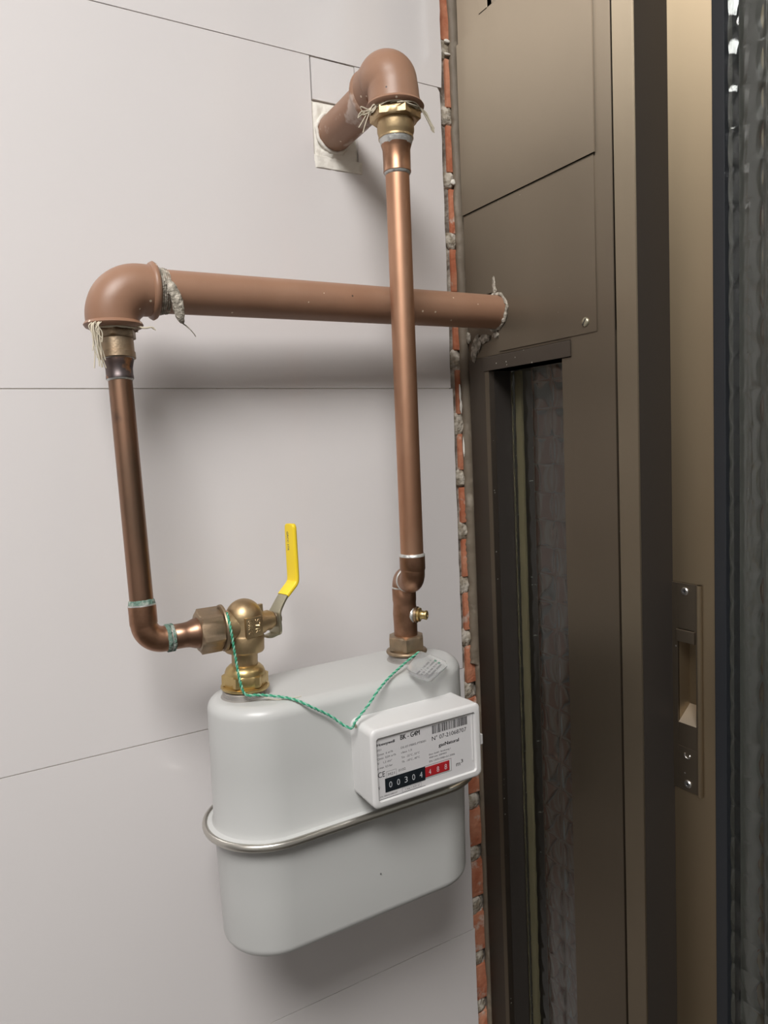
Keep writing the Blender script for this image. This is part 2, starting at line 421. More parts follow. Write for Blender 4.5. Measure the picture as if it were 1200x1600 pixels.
boxo('mortar_backing', M['grout'], wall_back, (0.457, 0.4785, 0.0105, 0.0135, -1.3, 1.15), 0)
# smears of white filler on the bricks
for k, (x, z, w, h) in enumerate([(0.4705, -0.005, .0012, .010), (0.4712, -0.018, .0014, .008), (0.4728, -0.062, .0012, .010), (0.4700, 0.3505, .004, .0018), (0.470, 0.338, .004, .0014), (0.4715, 0.212, .003, .003)]):
    bm = bmesh.new(); bmesh.ops.create_icosphere(bm, subdivisions=2, radius=1)
    for v in bm.verts:
        d = 1+0.4*noise.noise(v.co*2+Vector((k*2.2, 1, 0))); v.co = Vector((x+w*v.co.x*d, 0.0052+0.0012*v.co.y, z+h*v.co.z*d))
    link_mesh('filler_smear', bm, M['plaster'], wall_back, 60)

# the rest of the small room
wall_left = tag(boxo('wall_left', M['wallpaint'], None, (-1.26, -1.2, -2.3, 0.07, -1.35, 1.2), 0), kind='structure')
wall_front = tag(boxo('wall_front', M['wallpaint'], None, (-1.26, 0.62, -2.36, -2.3, -1.35, 1.2), 0), kind='structure')
wall_right = tag(boxo('wall_right', M['wallpaint'], None, (0.56, 0.62, -2.3, -0.80, -1.35, 1.2), 0), kind='structure')
floor = tag(boxo('floor', M['floor'], None, (-1.26, 0.62, -2.36, 0.07, -1.41, -1.35), 0), kind='structure')
ceiling = tag(boxo('ceiling', M['ceiling'], None, (-1.26, 0.62, -2.36, 0.07, 1.2, 1.26), 0), kind='structure')
lamp = tag(empty('ceiling_lamp'), 'round flat ceiling lamp with white diffuser behind the camera', 'lamp')
bm = bmesh.new(); lathe(bm, [(0.48, 0), (0.48, 0.03), (0.465, 0.036), (0.465, 0.03)], (LAMP.x, LAMP.y, 1.2), (0, 0, -1), 48)
link_mesh('lamp_housing', bm, M['plastic'], lamp, 40)
bm = bmesh.new(); lathe(bm, [(0.462, 0.031), (0.462, 0.038), (0.45, 0.042)], (LAMP.x, LAMP.y, 1.2), (0, 0, -1), 48)
link_mesh('diffuser', bm, M['lamp'], lamp, 40)

# ---------------------------------------------------------------- fixed window frame (bronze aluminium)
XF = 0.478
win = tag(empty('window_1'), kind='structure')
def fr(name, d, mt='bronze', bev=0.0005): return boxo(name, M[mt], win, d, bev)
fr('jamb', (XF, 0.535, -0.035, -0.0022, -1.32, 0.0290), 'bronze_deep')
fr('jamb', (XF, 0.535, -0.050, -0.0022, 0.3430, 1.15))
fr('cover_backing', (XF+0.0008, 0.535, -0.1995, -0.0022, 0.0290, 0.3430))
fr('glazing_bead', (XF-0.0006, 0.484, -0.0348, -0.0285, -1.32, 0.0145))
fr('glazing_bead', (XF-0.0006, 0.484, -0.0500, -0.0375, 0.3566, 1.15))
fr('head_trim', (XF-0.0016, 0.505, -0.1505, -0.0278, 0.0145, 0.0284), 'bronze_deep', 0.0002)
fr('sill_trim', (XF-0.0006, 0.505, -0.1505, -0.0500, 0.3431, 0.3566))
fr('stile', [(XF, 0.535, -0.1995, -0.1500, -1.32, 1.15)])
fr('stile_lip', (XF+0.0006, 0.50, -0.1499, -0.1378, -1.32, 0.0144))
fr('stile_lip', (XF+0.0006, 0.50, -0.1499, -0.1378, 0.3567, 1.15))
fr('channel', (0.4895, 0.535, -0.2035, -0.1996, -1.32, 1.15), 'bronze_shade', 0)
fr('guide_rail', (XF-0.0022, 0.5152, -0.2240, -0.2036, -1.32, 1.15), 'bronze_rail', 0.0006)
fr('guide_return_shade', (XF-0.0005, 0.5153, -0.2243, -0.2241, -1.32, 1.15), 'bronze_shade', 0)  # thin dark sheet over the rail's side, painting its shade
fr('reveal_shade', (0.4842, 0.5045, -0.0362, -0.0351, -1.32, 0.0140), 'bronze_shade', 0)  # thin dark sheet on the jamb's inner face, painting the recess shade
fr('glazing_strip', (0.5110, 0.5140, -0.0475, -0.0390, -1.32, 0.0140), 'putty', 0.0004)
# cover panels
def panel_yz(name, pts, x0, x1, label=None):
    bm = bmesh.new()
    a = [bm.verts.new((x0, y, z)) for y, z in pts]; b = [bm.verts.new((x1, y, z)) for y, z in pts]
    bm.faces.new(a); bm.faces.new(b[::-1]); n = len(pts)
    for i in range(n): bm.faces.new((a[i], b[i], b[(i+1) % n], a[(i+1) % n]))
    o = link_mesh(name, bm, M['bronze'], win)
    if label: o['label'] = label
    return o
panel_yz('cover_panel', [(-0.1835, 0.1761), (-0.0030, 0.1761), (-0.0030, 0.3434), (-0.1835, 0.3434)], XF-0.0027, XF-0.0012, 'upper bronze cover panel overlapping the lower one')
low = panel_yz('cover_panel', [(-0.1812, 0.0316), (-0.0535, 0.0316), (-0.0530, 0.0845), (-0.0440, 0.0905), (-0.0030, 0.0905), (-0.0030, 0.1768), (-0.1812, 0.1768)], XF-0.0011, XF+0.0006, 'lower bronze cover panel notched round the pipe')
bm = bmesh.new(); so = (XF-0.0011, -0.1691, 0.0411)
lathe(bm, [(0.0040, 0), (0.0040, 0.0006), (0.0033, 0.0016), (0.0018, 0.0021), (0, 0.0022)], so, (-1, 0, 0), 24)
sc_ = link_mesh('screw', bm, M['steel'], low, 40)
bm = bmesh.new(); box(bm, XF-0.0035, XF-0.0031, -0.0004, 0.0004, -0.0031, 0.0031)
bmesh.ops.rotate(bm, verts=bm.verts, cent=(XF, 0, 0), matrix=Matrix.Rotation(math.radians(35), 3, 'X'))
bmesh.ops.translate(bm, verts=bm.verts, vec=(0, so[1], so[2]))
link_mesh('screw_slot', bm, M['gasket'], low)
# crumbly filler round the steel pipe where it enters the frame
bm = bmesh.new(); pp = []; rr_ = []
for i in range(49):
    a = 2*math.pi*i/48; k = 0.0168+0.0016*noise.noise(Vector((math.cos(a)*3, math.sin(a)*3, 1)))
    pp.append((XF-0.002+0.001*math.sin(3*a), -0.0505+k*math.cos(a), 0.0705+k*math.sin(a))); rr_.append(0.0016+0.0014*noise.noise(Vector((math.cos(a)*6, math.sin(a)*6, 2))))
tube(bm, pp, rr_, 10); link_mesh('filler_collar', bm, M['hemp_grey'], win, 60)
for k, (y, z, w, h) in enumerate([(-0.0485, 0.097, .0022, .0085), (-0.0500, 0.0915, .003, .003), (-0.049, 0.0485, .005, .003), (-0.030, 0.0475, .008, .004), (-0.018, 0.044, .006, .008), (-0.012, 0.036, .004, .009), (-0.004, 0.052, .003, .006), (-0.008, 0.334, .0022, .005)]):
    bm = bmesh.new(); bmesh.ops.create_icosphere(bm, subdivisions=3, radius=1)
    for v in bm.verts:
        d = 1+0.5*noise.noise(v.co*2.4+Vector((k*2.2, 1, 0))); v.co = Vector((XF-0.0008+0.0014*v.co.x, y+w*v.co.y*d, z+h*v.co.z*d))
    link_mesh('filler_blob', bm, M['hemp_grey'], win, 60)

# patterned glass: cushioned cells with a pitch of 27.5 mm
def pattern_glass(name, parent, x, y0, y1, z0, z1, step, mt, phase=0.0, thick=0.004, amp=0.0016, P_=0.0275):
    def axis(a, b, fine):
        out = [a]
        while out[-1] < b-1e-6:
            out.append(min(b, out[-1]+(step if fine[0] <= out[-1] <= fine[1] else step*4)))
        return out
    ys = axis(y0, y1, (-0.42, 1)); zs = axis(z0, z1, (-0.80, 0.50)); ny = len(ys)-1; nz = len(zs)-1; verts = []; faces = []
    def h(y, z):
        a = abs(math.sin(math.pi*(y-phase)/P_)); b = abs(math.sin(math.pi*z/0.0275))
        w = 0.35*noise.noise(Vector((y*38, z*30, 3)))
        return amp*(a**0.6)*(0.45+0.55*b**0.7) + 0.0006*w
    for i in range(ny+1):
        for j in range(nz+1):
            y = ys[i]; z = zs[j]
            verts.append((x-h(y, z), y, z))
    W = nz+1
    for i in range(ny):
        for j in range(nz): faces.append((i*W+j, i*W+j+1, (i+1)*W+j+1, (i+1)*W+j))
    nb = len(verts)
    verts += [(x+thick, y0, z0), (x+thick, y0, z1), (x+thick, y1, z1), (x+thick, y1, z0)]
    faces.append((nb, nb+3, nb+2, nb+1))
    # side walls
    faces.append(tuple([i*W for i in range(ny+1)] + [nb+3, nb]))
    faces.append(tuple([nb+1, nb+2] + [i*W+nz for i in range(ny, -1, -1)]))
    faces.append(tuple([nb, nb+1] + [j for j in range(nz, -1, -1)]))
    faces.append(tuple([nb+2, nb+3] + [ny*W+j for j in range(nz+1)]))
    me = bpy.data.meshes.new(name); me.from_pydata(verts, [], faces); me.update()
    bm = bmesh.new(); bm.from_mesh(me); bpy.data.meshes.remove(me)
    return link_mesh(name, bm, mt, parent, 35)
pattern_glass('glass_pane', win, 0.5065, -0.150, -0.0362, -1.32, 0.0145, 0.0016, M['glass'], phase=-0.0672, amp=0.0014)
boxo('glass_pane', M['glass'], win, (0.5050, 0.509, -0.150, -0.0505, 0.357, 1.15), 0)

# ---------------------------------------------------------------- sliding door leaf
door = tag(empty('door_1'), kind='structure')
XD = 0.5155
PY0, PY1, PZ0, PZ1 = -0.2470, -0.2292, -0.3222, -0.2250     # recess of the flush latch
boxo('stile', M['bronze_plain'], door, [(XD, 0.555, -0.2640, PY0, -1.30, 1.12), (XD, 0.555, PY1, -0.2020, -1.30, 1.12),
     (XD, 0.555, PY0, PY1, PZ1, 1.12), (XD, 0.555, PY0, PY1, -1.30, PZ0), (XD+0.0145, 0.555, PY0, PY1, PZ0, PZ1)], 0)
boxo('gasket', M['gasket'], door, (XD-0.0010, 0.530, -0.2745, -0.2641, -1.30, 1.12), 0.0006)
pattern_glass('glass_pane', door, 0.5215, -0.760, -0.2746, -1.30, 1.12, 0.0013, M['glass'], phase=-0.2815, amp=0.0034, P_=0.0215)
boxo('stile', M['bronze_plain'], door, (XD, 0.555, -0.80, -0.7605, -1.30, 1.12), 0)
latch = boxo('flush_latch', M['bronze'], door, [(XD-0.0014, XD+0.001, PY1, -0.2234, -0.3605, -0.1812), (XD-0.0014, XD+0.001, -0.2488, PY0, -0.3605, -0.1812),
     (XD-0.0013, XD+0.001, PY0, PY1, PZ1, -0.1812), (XD-0.0013, XD+0.001, PY0, PY1, -0.3605, PZ0)], 0.0003)
latch['label'] = 'dark bronze recessed pull plate with two screws'
tube(bm := bmesh.new(), [(XD-0.0016, -0.2508, -0.3608), (XD-0.0016, -0.2508, -0.1812)], 0.0019, 14)
link_mesh('ridge', bm, M['bronze_plain'], latch, 40)
boxo('pull_lip', M['bronze'], latch, (XD-0.0035, XD+0.004, PY0+0.0002, PY1-0.0002, -0.2312, -0.2205), 0.0006)
bm = bmesh.new()
a = [(XD+0.0140, -0.2890), (XD-0.0010, -0.3020), (XD-0.0010, PZ0+0.0002), (XD+0.0140, PZ0+0.0002)]
va = [bm.verts.new((x, PY0+0.0002, z)) for x, z in a]; vb = [bm.verts.new((x, PY1-0.0002, z)) for x, z in a]
bm.faces.new(va); bm.faces.new(vb[::-1])
for i in range(4): bm.faces.new((va[i], vb[i], vb[(i+1) % 4], va[(i+1) % 4]))
link_mesh('finger_wedge', bm, M['bronze'], latch)
for y, z in ((-0.2370, -0.1880), (-0.2385, -0.3540)):
    bm = bmesh.new(); lathe(bm, [(0.0034, 0), (0.0034, 0.0006), (0.0028, 0.0013), (0.0013, 0.0013), (0.0010, 0.0004), (0, 0.0004)], (XD-0.0013, y, z), (-1, 0, 0), 24, cap=False)
    link_mesh('screw', bm, M['screw'], latch, 40)
    bm = bmesh.new(); lathe(bm, [(0.0012, 0.0010), (0, 0.00102)], (XD-0.0013, y, z), (-1, 0, 0), 6); link_mesh('screw_socket', bm, M['gasket'], latch)
bm = bmesh.new()
pp = [(XD-0.0016, -0.2383+0.0026*math.cos(a_), -0.3285+0.0030*math.sin(a_)) for a_ in [math.radians(d) for d in range(20, -200, -15)]]
pp += [(XD-0.0016, -0.2400, -0.3290)]
tube(bm, pp, 0.0006, 8); link_mesh('lock_mark', bm, M['screw'], latch, 60)

# ---------------------------------------------------------------- outside, seen through the patterned glass
outside = tag(boxo('wall_outside', M['outside'], None, [(0.62, 1.75, 0.42, 0.50, -1.41, 1.3), (1.70, 1.78, -2.3, 0.42, -1.41, 1.3), (0.62, 1.78, -2.3, 0.50, -1.46, -1.405)], 0), kind='structure')
bm = bmesh.new(); box(bm, -0.117, 0.117, -0.012, 0.0, -0.0245, 0.0245, 0.002)
bk = link_mesh('brick', bm, M['brick_dull'], outside, 40)
first = True
for r in range(32):
    for c in range(2):
        x = 0.75+0.244*c+(0.122 if r % 2 else 0); z = -1.377+0.0595*r
        o = bk if first else bk.copy()
        if not first: col.objects.link(o)
        first = False
        o.location = (x, 0.42, z)

# ================================================================ THE THINGS
# ---- steel pipe painted brown running along the wall, with its elbow
def taper_elbow(bm, p0, corner, p1, R, r, n=16):
    pts = bend(p0, corner, p1, R, n); tube(bm, pts, r, 36)
A0, A1, AC = (0.1400, -0.0600, 0.0670), (0.1100, -0.0605, 0.0405), (0.1098, -0.0600, 0.0668)
pipeA = tag(empty('gas_pipe'), 'brown-painted steel pipe running level along the wall into the window frame', 'pipe')
bm = bmesh.new(); tube(bm, [(0.1380, -0.0600, 0.0670), (0.250, -0.0568, 0.0681), (0.380, -0.0531, 0.0693), (0.4900, -0.0500, 0.0705)], 0.0162, 48)
link_mesh('pipe', bm, M['brown'], pipeA, 40)
bm = bmesh.new(); tube(bm, bend(A0, AC, A1, 0.0225, 20), [0.0188]+[0.0190+0.0008*math.sin(math.pi*i/20) for i in range(21)]+[0.0188], 40)
elb = link_mesh('elbow', bm, M['brown'], pipeA, 50)
ringprof = lambda r, w: [(r-0.002, -w), (r, -w*0.7), (r+0.0012, 0), (r, w*0.7), (r-0.002, w)]
bm = bmesh.new(); lathe(bm, ringprof(0.0203, 0.0030), (0.1402, -0.0600, 0.0670), (1, 0, 0.003), 40); link_mesh('elbow_rim', bm, M['brown'], elb, 60)
bm = bmesh.new(); lathe(bm, ringprof(0.0198, 0.0028), (0.1103, -0.0605, 0.0405), (0, 0, -1), 40); link_mesh('elbow_rim', bm, M['brown'], elb, 60)
# hemp packing and a hanging tuft at the right-hand rim
bm = bmesh.new()
for k in range(5):
    lathe(bm, [(0.0150, 0), (0.0178-0.0003*k, 0.0007), (0.0178-0.0003*k, 0.0013), (0.0150, 0.0020)], (0.1430+0.0016*k, -0.0600, 0.0670), (1, 0, 0.01*(k % 2)), 30)
for v in bm.verts: v.co += noise.noise_vector(v.co*300)*0.0007
link_mesh('hemp_packing', bm, M['hemp_grey'], pipeA, 60)
bm = bmesh.new(); P_ = spline([(0.1478, -0.0765, 0.0710), (0.1500, -0.0790, 0.0660), (0.1525, -0.0800, 0.0580), (0.1538, -0.0795, 0.0490), (0.1548, -0.0790, 0.0440), (0.1556, -0.0785, 0.0410)], 8)
n_ = len(P_); tube(bm, P_, [0.0010+0.0034*math.sin(math.pi*min(1, i/(n_-1)*0.92+0.08))**0.8*(1-0.25*i/n_) for i in range(n_)], 16)
for v in bm.verts: v.co += noise.noise_vector(v.co*350)*0.0008
link_mesh('hemp_tuft', bm, M['hemp_grey'], pipeA, 60)
def strands(name, parent, lines, r, mt):
    bm = bmesh.new()
    for ln in lines: tube(bm, spline(ln, 6), r, 6)
    return link_mesh(name, bm, mt, parent, 60)
strands('hemp_strand', pipeA, [[(0.1553, -0.0785, 0.0415), (0.1600, -0.0775, 0.0385), (0.1640, -0.0765, 0.0345), (0.1660, -0.076, 0.0318)],
                               [(0.1555, -0.0785, 0.0410), (0.1585, -0.0778, 0.0392), (0.1625, -0.0770, 0.0362)]], 0.00035, M['hemp_grey'])
rs = random.Random(3); lines = []
for k in range(16):
    x = 0.0955+rs.uniform(-0.0025, 0.004); y = -0.0765+rs.uniform(-0.002, 0.004); ln_ = rs.uniform(0.010, 0.034)
    lines.append([(x, y, 0.0395), (x-0.0018+rs.uniform(-.001, .001), y-0.001, 0.0365), (x-0.002+rs.uniform(-.0015, .002), y-0.001, 0.0385-ln_*0.5), (x-0.001+rs.uniform(-.002, .003), y-0.001, 0.0385-ln_)])
for k in range(5):
    x = 0.1290+rs.uniform(-.001, .002)
    lines.append([(x-0.005, -0.0725, 0.0385), (x, -0.0735, 0.0372+rs.uniform(-.001, .001)), (x+0.004, -0.0735, 0.0380), (x+0.0065, -0.0735, 0.0360+rs.uniform(-.002, .002))])
for k in range(7):
    a_ = rs.uniform(0, 6.28)
    lines.append([(0.1113+0.0165*math.cos(a_+t), -0.0605+0.0165*math.sin(a_+t), 0.0372+0.0006*math.sin(5*t+k)) for t in (0, .5, 1, 1.5, 2.0)])
strands('hemp_strand', pipeA, lines, 0.00042, M['hemp'])

# ---- left copper riser: adapter, tarnished pipe, elbow and reducer up to the valve union
riser = tag(empty('copper_pipe'), 'tarnished dark copper pipe dropping from left elbow to the angle valve', 'pipe')
tU = Vector((0.1113, -0.0602, 0.0380)); tL = Vector((0.1112, -0.0820, -0.1915)); dn = (tL-tU).normalized()
def at_z(z): return tU + dn*((tU.z-z)/abs(dn.z))
bm = bmesh.new(); hexnut(bm, 0.0150, 0.000, 0.0078, tU, dn, rot=0.35); ad = link_mesh('brass_adapter', bm, M['brass_old'], riser, 35)
bm = bmesh.new(); lathe(bm, [(0.0118, 0), (0.0120, 0.005), (0.0120, 0.0125), (0.0126, 0.0128), (0.0126, 0.0170), (0.0115, 0.0174)], at_z(0.0330), dn, 36); link_mesh('adapter_collar', bm, M['brass_old'], ad, 40)
bm = bmesh.new(); lathe(bm, [(0.0120, 0), (0.0114, 0.0012), (0.0108, 0.0022)], at_z(0.0172), dn, 36); link_mesh('solder_ring', bm, M['solder'], riser, 60)
bm = bmesh.new(); lathe(bm, [(0.0110, 0), (0.0110, 0.0035), (0.0103, 0.0060), (0.0096, 0.0095), (0.0096, 0.0145), (0.0098, 0.0150), (0.0098, 0.0170), (0.0090, 0.0172)], at_z(0.0180), dn, 40)
tag(link_mesh('copper_sleeve', bm, M['copper_burnt'], riser, 40), 'heat-blackened copper sleeve')
bm = bmesh.new(); lathe(bm, [(0.0095, 0), (0.0093, 0.0008), (0.0086, 0.0016)], at_z(0.0012), dn, 36); link_mesh('solder_ring', bm, M['solder'], riser, 60)
bm = bmesh.new(); tube(bm, [at_z(0.002), at_z(-0.05), at_z(-0.11), at_z(-0.165)], 0.00855, 40); link_mesh('pipe', bm, M['copper_old'], riser, 60)
bm = bmesh.new(); lathe(bm, [(0.0086, 0), (0.0093, 0.0006), (0.0095, 0.0026), (0.0097, 0.0034)], at_z(-0.1608), dn, 36)
for v in bm.verts: v.co += noise.noise_vector(v.co*400)*0.0004
link_mesh('corroded_ring', bm, M['verdigris'], riser, 70)
bm = bmesh.new(); lathe(bm, [(0.0088, 0), (0.0102, 0.0002), (0.0102, 0.0013), (0.0088, 0.0015)], at_z(-0.1640), dn, 36); link_mesh('solder_ring', bm, M['solder'], riser, 60)
cn = at_z(-0.1918); e1 = Vector((0.1290, -0.0820, -0.1918))
bm = bmesh.new(); pts = bend(at_z(-0.1652), cn, e1, 0.0135, 16)
tube(bm, pts, [0.0100]*2+[0.0096]*(len(pts)-3)+[0.0100], 40); link_mesh('elbow', bm, M['copper_fit'], riser, 60)
bm = bmesh.new()
for h, w in ((0.1275, 0.0022), (0.1305, 0.0018)):
    lathe(bm, [(0.0090, -w), (0.0106, -w*0.5), (0.0106, w*0.5), (0.0090, w)], (h, -0.082, -0.1918), (1, 0, 0), 30)
for v in bm.verts: v.co += noise.noise_vector(v.co*400)*0.0005
link_mesh('corroded_ring', bm, M['verdigris'], riser, 70)
bm = bmesh.new(); lathe(bm, [(0.0088, 0), (0.0104, 0.0004), (0.0104, 0.0012), (0.0088, 0.0016)], (0.1288, -0.082, -0.1918), (1, 0, 0), 36); link_mesh('solder_ring', bm, M['solder'], riser, 60)
bm = bmesh.new(); lathe(bm, [(0.0088, 0), (0.0094, 0.0005), (0.0094, 0.0085), (0.0098, 0.0120), (0.0112, 0.0160), (0.0118, 0.0185), (0.0118, 0.0230)], (0.1310, -0.082, -0.1918), (1, 0, 0), 40)
tag(link_mesh('reducer', bm, M['copper_old'], riser, 60), 'flared copper reducer')

# ---- brass angle valve
valve = tag(empty('gas_valve'), 'brass angle valve with yellow lever on left meter connection', 'valve')
V0 = Vector((0.1845, -0.082, -0.2475)); V1 = Vector((0.1880, -0.082, -0.1700)); vd = (V1-V0).normalized()
def vz(z): return V0 + vd*((z-V0.z)/vd.z)
U = Vector((0, -0.082, -0.1912))
bm = bmesh.new(); hexnut(bm, 0.0175, 0.1500, 0.1680, U, (1, 0, 0), rot=0.28); nut = link_mesh('union_nut', bm, M['brass_old'], valve, 35)
bm = bmesh.new(); lathe(bm, [(0.0150, 0), (0.0178, 0.0004), (0.0183, 0.0014), (0.0183, 0.0024), (0.0165, 0.0032), (0.0130, 0.0034)], U+Vector((0.1676, 0, 0)), (1, 0, 0), 44); link_mesh('nut_flange', bm, M['brass_old'], nut, 40)
bm = bmesh.new(); lathe(bm, [(0.0128, 0), (0.0128, 0.014)], U+Vector((0.170, 0, 0)), (1, 0, 0), 36); link_mesh('inlet_neck', bm, M['brass'], valve, 40)
bm = bmesh.new(); prof = [(0.0102, -0.2270), (0.0102, -0.2145), (0.0108, -0.2132), (0.0148, -0.2122), (0.0155, -0.2110), (0.0155, -0.2000), (0.0150, -0.1988), (0.0146, -0.1975), (0.0146, -0.1860)]
for i in range(1, 11):
    a_ = math.radians(9*i); prof.append((max(0.0146*math.cos(a_), 0), -0.1860+0.0153*math.sin(a_)))
prof[-1] = (0, prof[-1][1])
lathe(bm, [(r, z-V0.z) for r, z in prof], V0, vd, 48); vb_ = link_mesh('valve_body', bm, M['brass'], valve, 50)
# raised cast plate with lettering, facing the camera side
ang = math.radians(-78)                                 # direction of the plate round the body axis
nd = Vector((math.cos(ang), math.sin(ang), 0)); td = Vector((-math.sin(ang), math.cos(ang), 0)); zc3 = vz(-0.1912)
Mp = Matrix((td, Vector((0, 0, 1)), nd)).transposed().to_4x4(); Mp.translation = zc3 + nd*0.0156
bm = bmesh.new(); box(bm, -0.0072, 0.0072, -0.0078, 0.0078, -0.006, 0.0, 0.0006); bm.transform(Mp); cp = link_mesh('cast_plate', bm, M['brass'], vb_, 40)
bm = bmesh.new(); Rz = Mp @ Matrix.Rotation(math.radians(-90), 4, 'Z'); 
text_into(bm, 'STR', -0.0062, 0.0056, 0.0008, 0.0044, 0, Rz @ Matrix.Translation((0, 0, 0.0001)), 0.03)
text_into(bm, 'GRCC', -0.0062, 0.0062, -0.0056, 0.0038, 0, Rz @ Matrix.Translation((0, 0, 0.0001)), 0.02)
bmesh.ops.solidify(bm, geom=bm.faces[:], thickness=0.0005)
lt = link_mesh('cast_lettering', bm, M['brass'], vb_)
# lower coupling nut
bm = bmesh.new(); lathe(bm, [(0.0106, 0.0248), (0.0122, 0.0242), (0.0146, 0.0218), (0.0157, 0.0192), (0.0157, 0.0160)], V0, vd, 48, cap=True); nb_ = link_mesh('coupling_nut', bm, M['brass_bright'], valve, 50)
bm = bmesh.new(); hexnut(bm, 0.0183, 0.0080, 0.0182, V0, vd, rot=0.30); link_mesh('nut_hexagon', bm, M['brass_bright'], nb_, 35)
bm = bmesh.new(); lathe(bm, [(0.0150, 0.0056), (0.0186, 0.0060), (0.0192, 0.0070), (0.0190, 0.0080), (0.0160, 0.0088)], V0, vd, 48); link_mesh('nut_flange', bm, M['brass_bright'], nb_, 50)
# stem, lever and yellow grip
sd = Vector((0.966, 0.259, 0)); so_ = vz(-0.1925); wd = Vector((-0.259, 0.966, 0))
bm = bmesh.new(); lathe(bm, [(0.0095, 0.010), (0.0095, 0.0165), (0.0082, 0.0175), (0.0082, 0.0235), (0.0070, 0.0240), (0.0070, 0.0262)], so_, sd, 36); stm = link_mesh('stem_boss', bm, M['brass'], valve, 40)
bm = bmesh.new(); hexnut(bm, 0.0062, 0.0285, 0.0335, so_, sd, rot=0.2, cham=0.0006); link_mesh('stem_nut', bm, M['brass_old'], valve, 35)
bm = bmesh.new(); box(bm, -0.0016, 0.0016, -0.0016, 0.0016, 0, 0.006, 0.0003); bm.transform(Matrix.Translation(so_+sd*0.0165+Vector((0, 0, 0.0085)))); link_mesh('stop_pin', bm, M['brass'], valve, 40)
def strip(bm, path, w, t, round_end=True):
    """flat strap following path [(s, z, half width)] in the plane of sd and z"""
    n = len(path); rings = []
    for i, (s, z, hw) in enumerate(path):
        a = path[max(i-1, 0)]; b = path[min(i+1, n-1)]
        dx, dz = b[0]-a[0], b[1]-a[1]; l = math.hypot(dx, dz); nx, nz = -dz/l, dx/l
        c = so_ + sd*(s+0.0030); c = Vector((c.x, c.y, z)); nn = sd*nx + Vector((0, 0, nz))
        ring = []
        for k in range(16):
            aa = 2*math.pi*k/16; ca, sa = math.cos(aa), math.sin(aa)
            ring.append(c + wd*(hw*math.copysign(abs(ca)**0.45, ca)) + nn*(t*math.copysign(abs(sa)**0.45, sa)))
        rings.append(ring)
    loft(bm, rings)
def arcpath(keys, per=6):
    P3 = spline([Vector(k) for k in keys], per); return [(p.x, p.y, p.z) for p in P3]
bm = bmesh.new(); strip(bm, arcpath([(0.0270, -0.2055, 0.0055), (0.0270, -0.2030, 0.0080), (0.0270, -0.1960, 0.0082), (0.0272, -0.1890, 0.0080), (0.0290, -0.1855, 0.0068), (0.0335, -0.1795, 0.0062), (0.0400, -0.1720, 0.0060)]), 0.008, 0.0014)
lev = link_mesh('lever', bm, M['steel'], valve, 50)
bm = bmesh.new(); strip(bm, arcpath([(0.0260, -0.2050, 0.0055), (0.0200, -0.2058, 0.0055), (0.0165, -0.2052, 0.0050)]), 0.005, 0.0010); link_mesh('stop_tab', bm, M['steel'], lev, 50)
bm = bmesh.new(); strip(bm, arcpath([(0.0370, -0.1752, 0.0064), (0.0425, -0.1705, 0.0066), (0.0465, -0.1670, 0.0066), (0.0482, -0.1630, 0.0066), (0.0484, -0.1500, 0.0066), (0.0484, -0.1350, 0.0065), (0.0485, -0.1220, 0.0064), (0.0485, -0.1190, 0.0060), (0.0485, -0.1175, 0.0048), (0.0485, -0.1170, 0.0032)]), 0.0085, 0.0021)
grip = tag(link_mesh('lever_grip', bm, M['yellow'], valve, 60), 'yellow plastic sleeve of the lever')
# small black print on the grip
cG = so_ + sd*(0.0515-0.0022); bm = bmesh.new()
Mg = Matrix((-wd, Vector((0, 0, 1)), -sd)).transposed().to_4x4(); Mg.translation = Vector((cG.x, cG.y, -0.1235)) 
text_into(bm, 'GRCC STR', 0.0, 0.0160, -0.0028+0.0, 0.0022, 0, Mg @ Matrix.Rotation(math.radians(-90), 4, 'Z'), 0.02)
link_mesh('print', bm, M['ink_grey'], grip)

# ---- upper right: steel pipe and elbow coming out of the wall
wpipe = tag(empty('gas_pipe'), 'short brown steel pipe stub with big elbow coming out of the filler hole', 'pipe')
C0 = (0.3315, 0.020, 0.2340); CC = (0.3312, -0.1070, 0.2440)
bm = bmesh.new(); tube(bm, [C0, (0.3315, -0.04, 0.2358), (0.3315, -0.080, 0.2378)], 0.0165, 44); link_mesh('pipe', bm, M['brown_smear'], wpipe, 40)
bm = bmesh.new(); tube(bm, bend((0.3314, -0.0740, 0.2390), CC, (0.3312, -0.1080, 0.2140), 0.0175, 22), [0.0200]+[0.0205+0.0022*math.sin(math.pi*min(1, i/18)) for i in range(23)]+[0.0214], 44); elb2 = link_mesh('elbow', bm, M['brown'], wpipe, 60)
bm = bmesh.new(); lathe(bm, ringprof(0.0206, 0.0040), (0.3316, -0.0730, 0.2382), (0, -1, 0.02), 44); link_mesh('elbow_rim', bm, M['brown_smear'], elb2, 60)
bm = bmesh.new(); lathe(bm, ringprof(0.0226, 0.0026), (0.3316, -0.1080, 0.2140), (0, 0, -1), 44); link_mesh('elbow_rim', bm, M['brown'], elb2, 60)
lines = []
for k in range(18):
    a_ = rs.uniform(0, 6.28); r_ = 0.0198+rs.uniform(-.001, .0012)
    lines.append([(0.3316+r_*math.cos(a_+t), -0.1080+r_*math.sin(a_+t), 0.2105+0.0011*math.sin(4*t+k)) for t in (0, .35, .7, 1.05, 1.4)])
for k in range(6):
    lines.append([(0.3450, -0.1240, 0.2105), (0.351+rs.uniform(0, .002), -0.123, 0.206+rs.uniform(-.002, .002)), (0.357+rs.uniform(0, .004), -0.121, 0.199+rs.uniform(-.006, .006))])
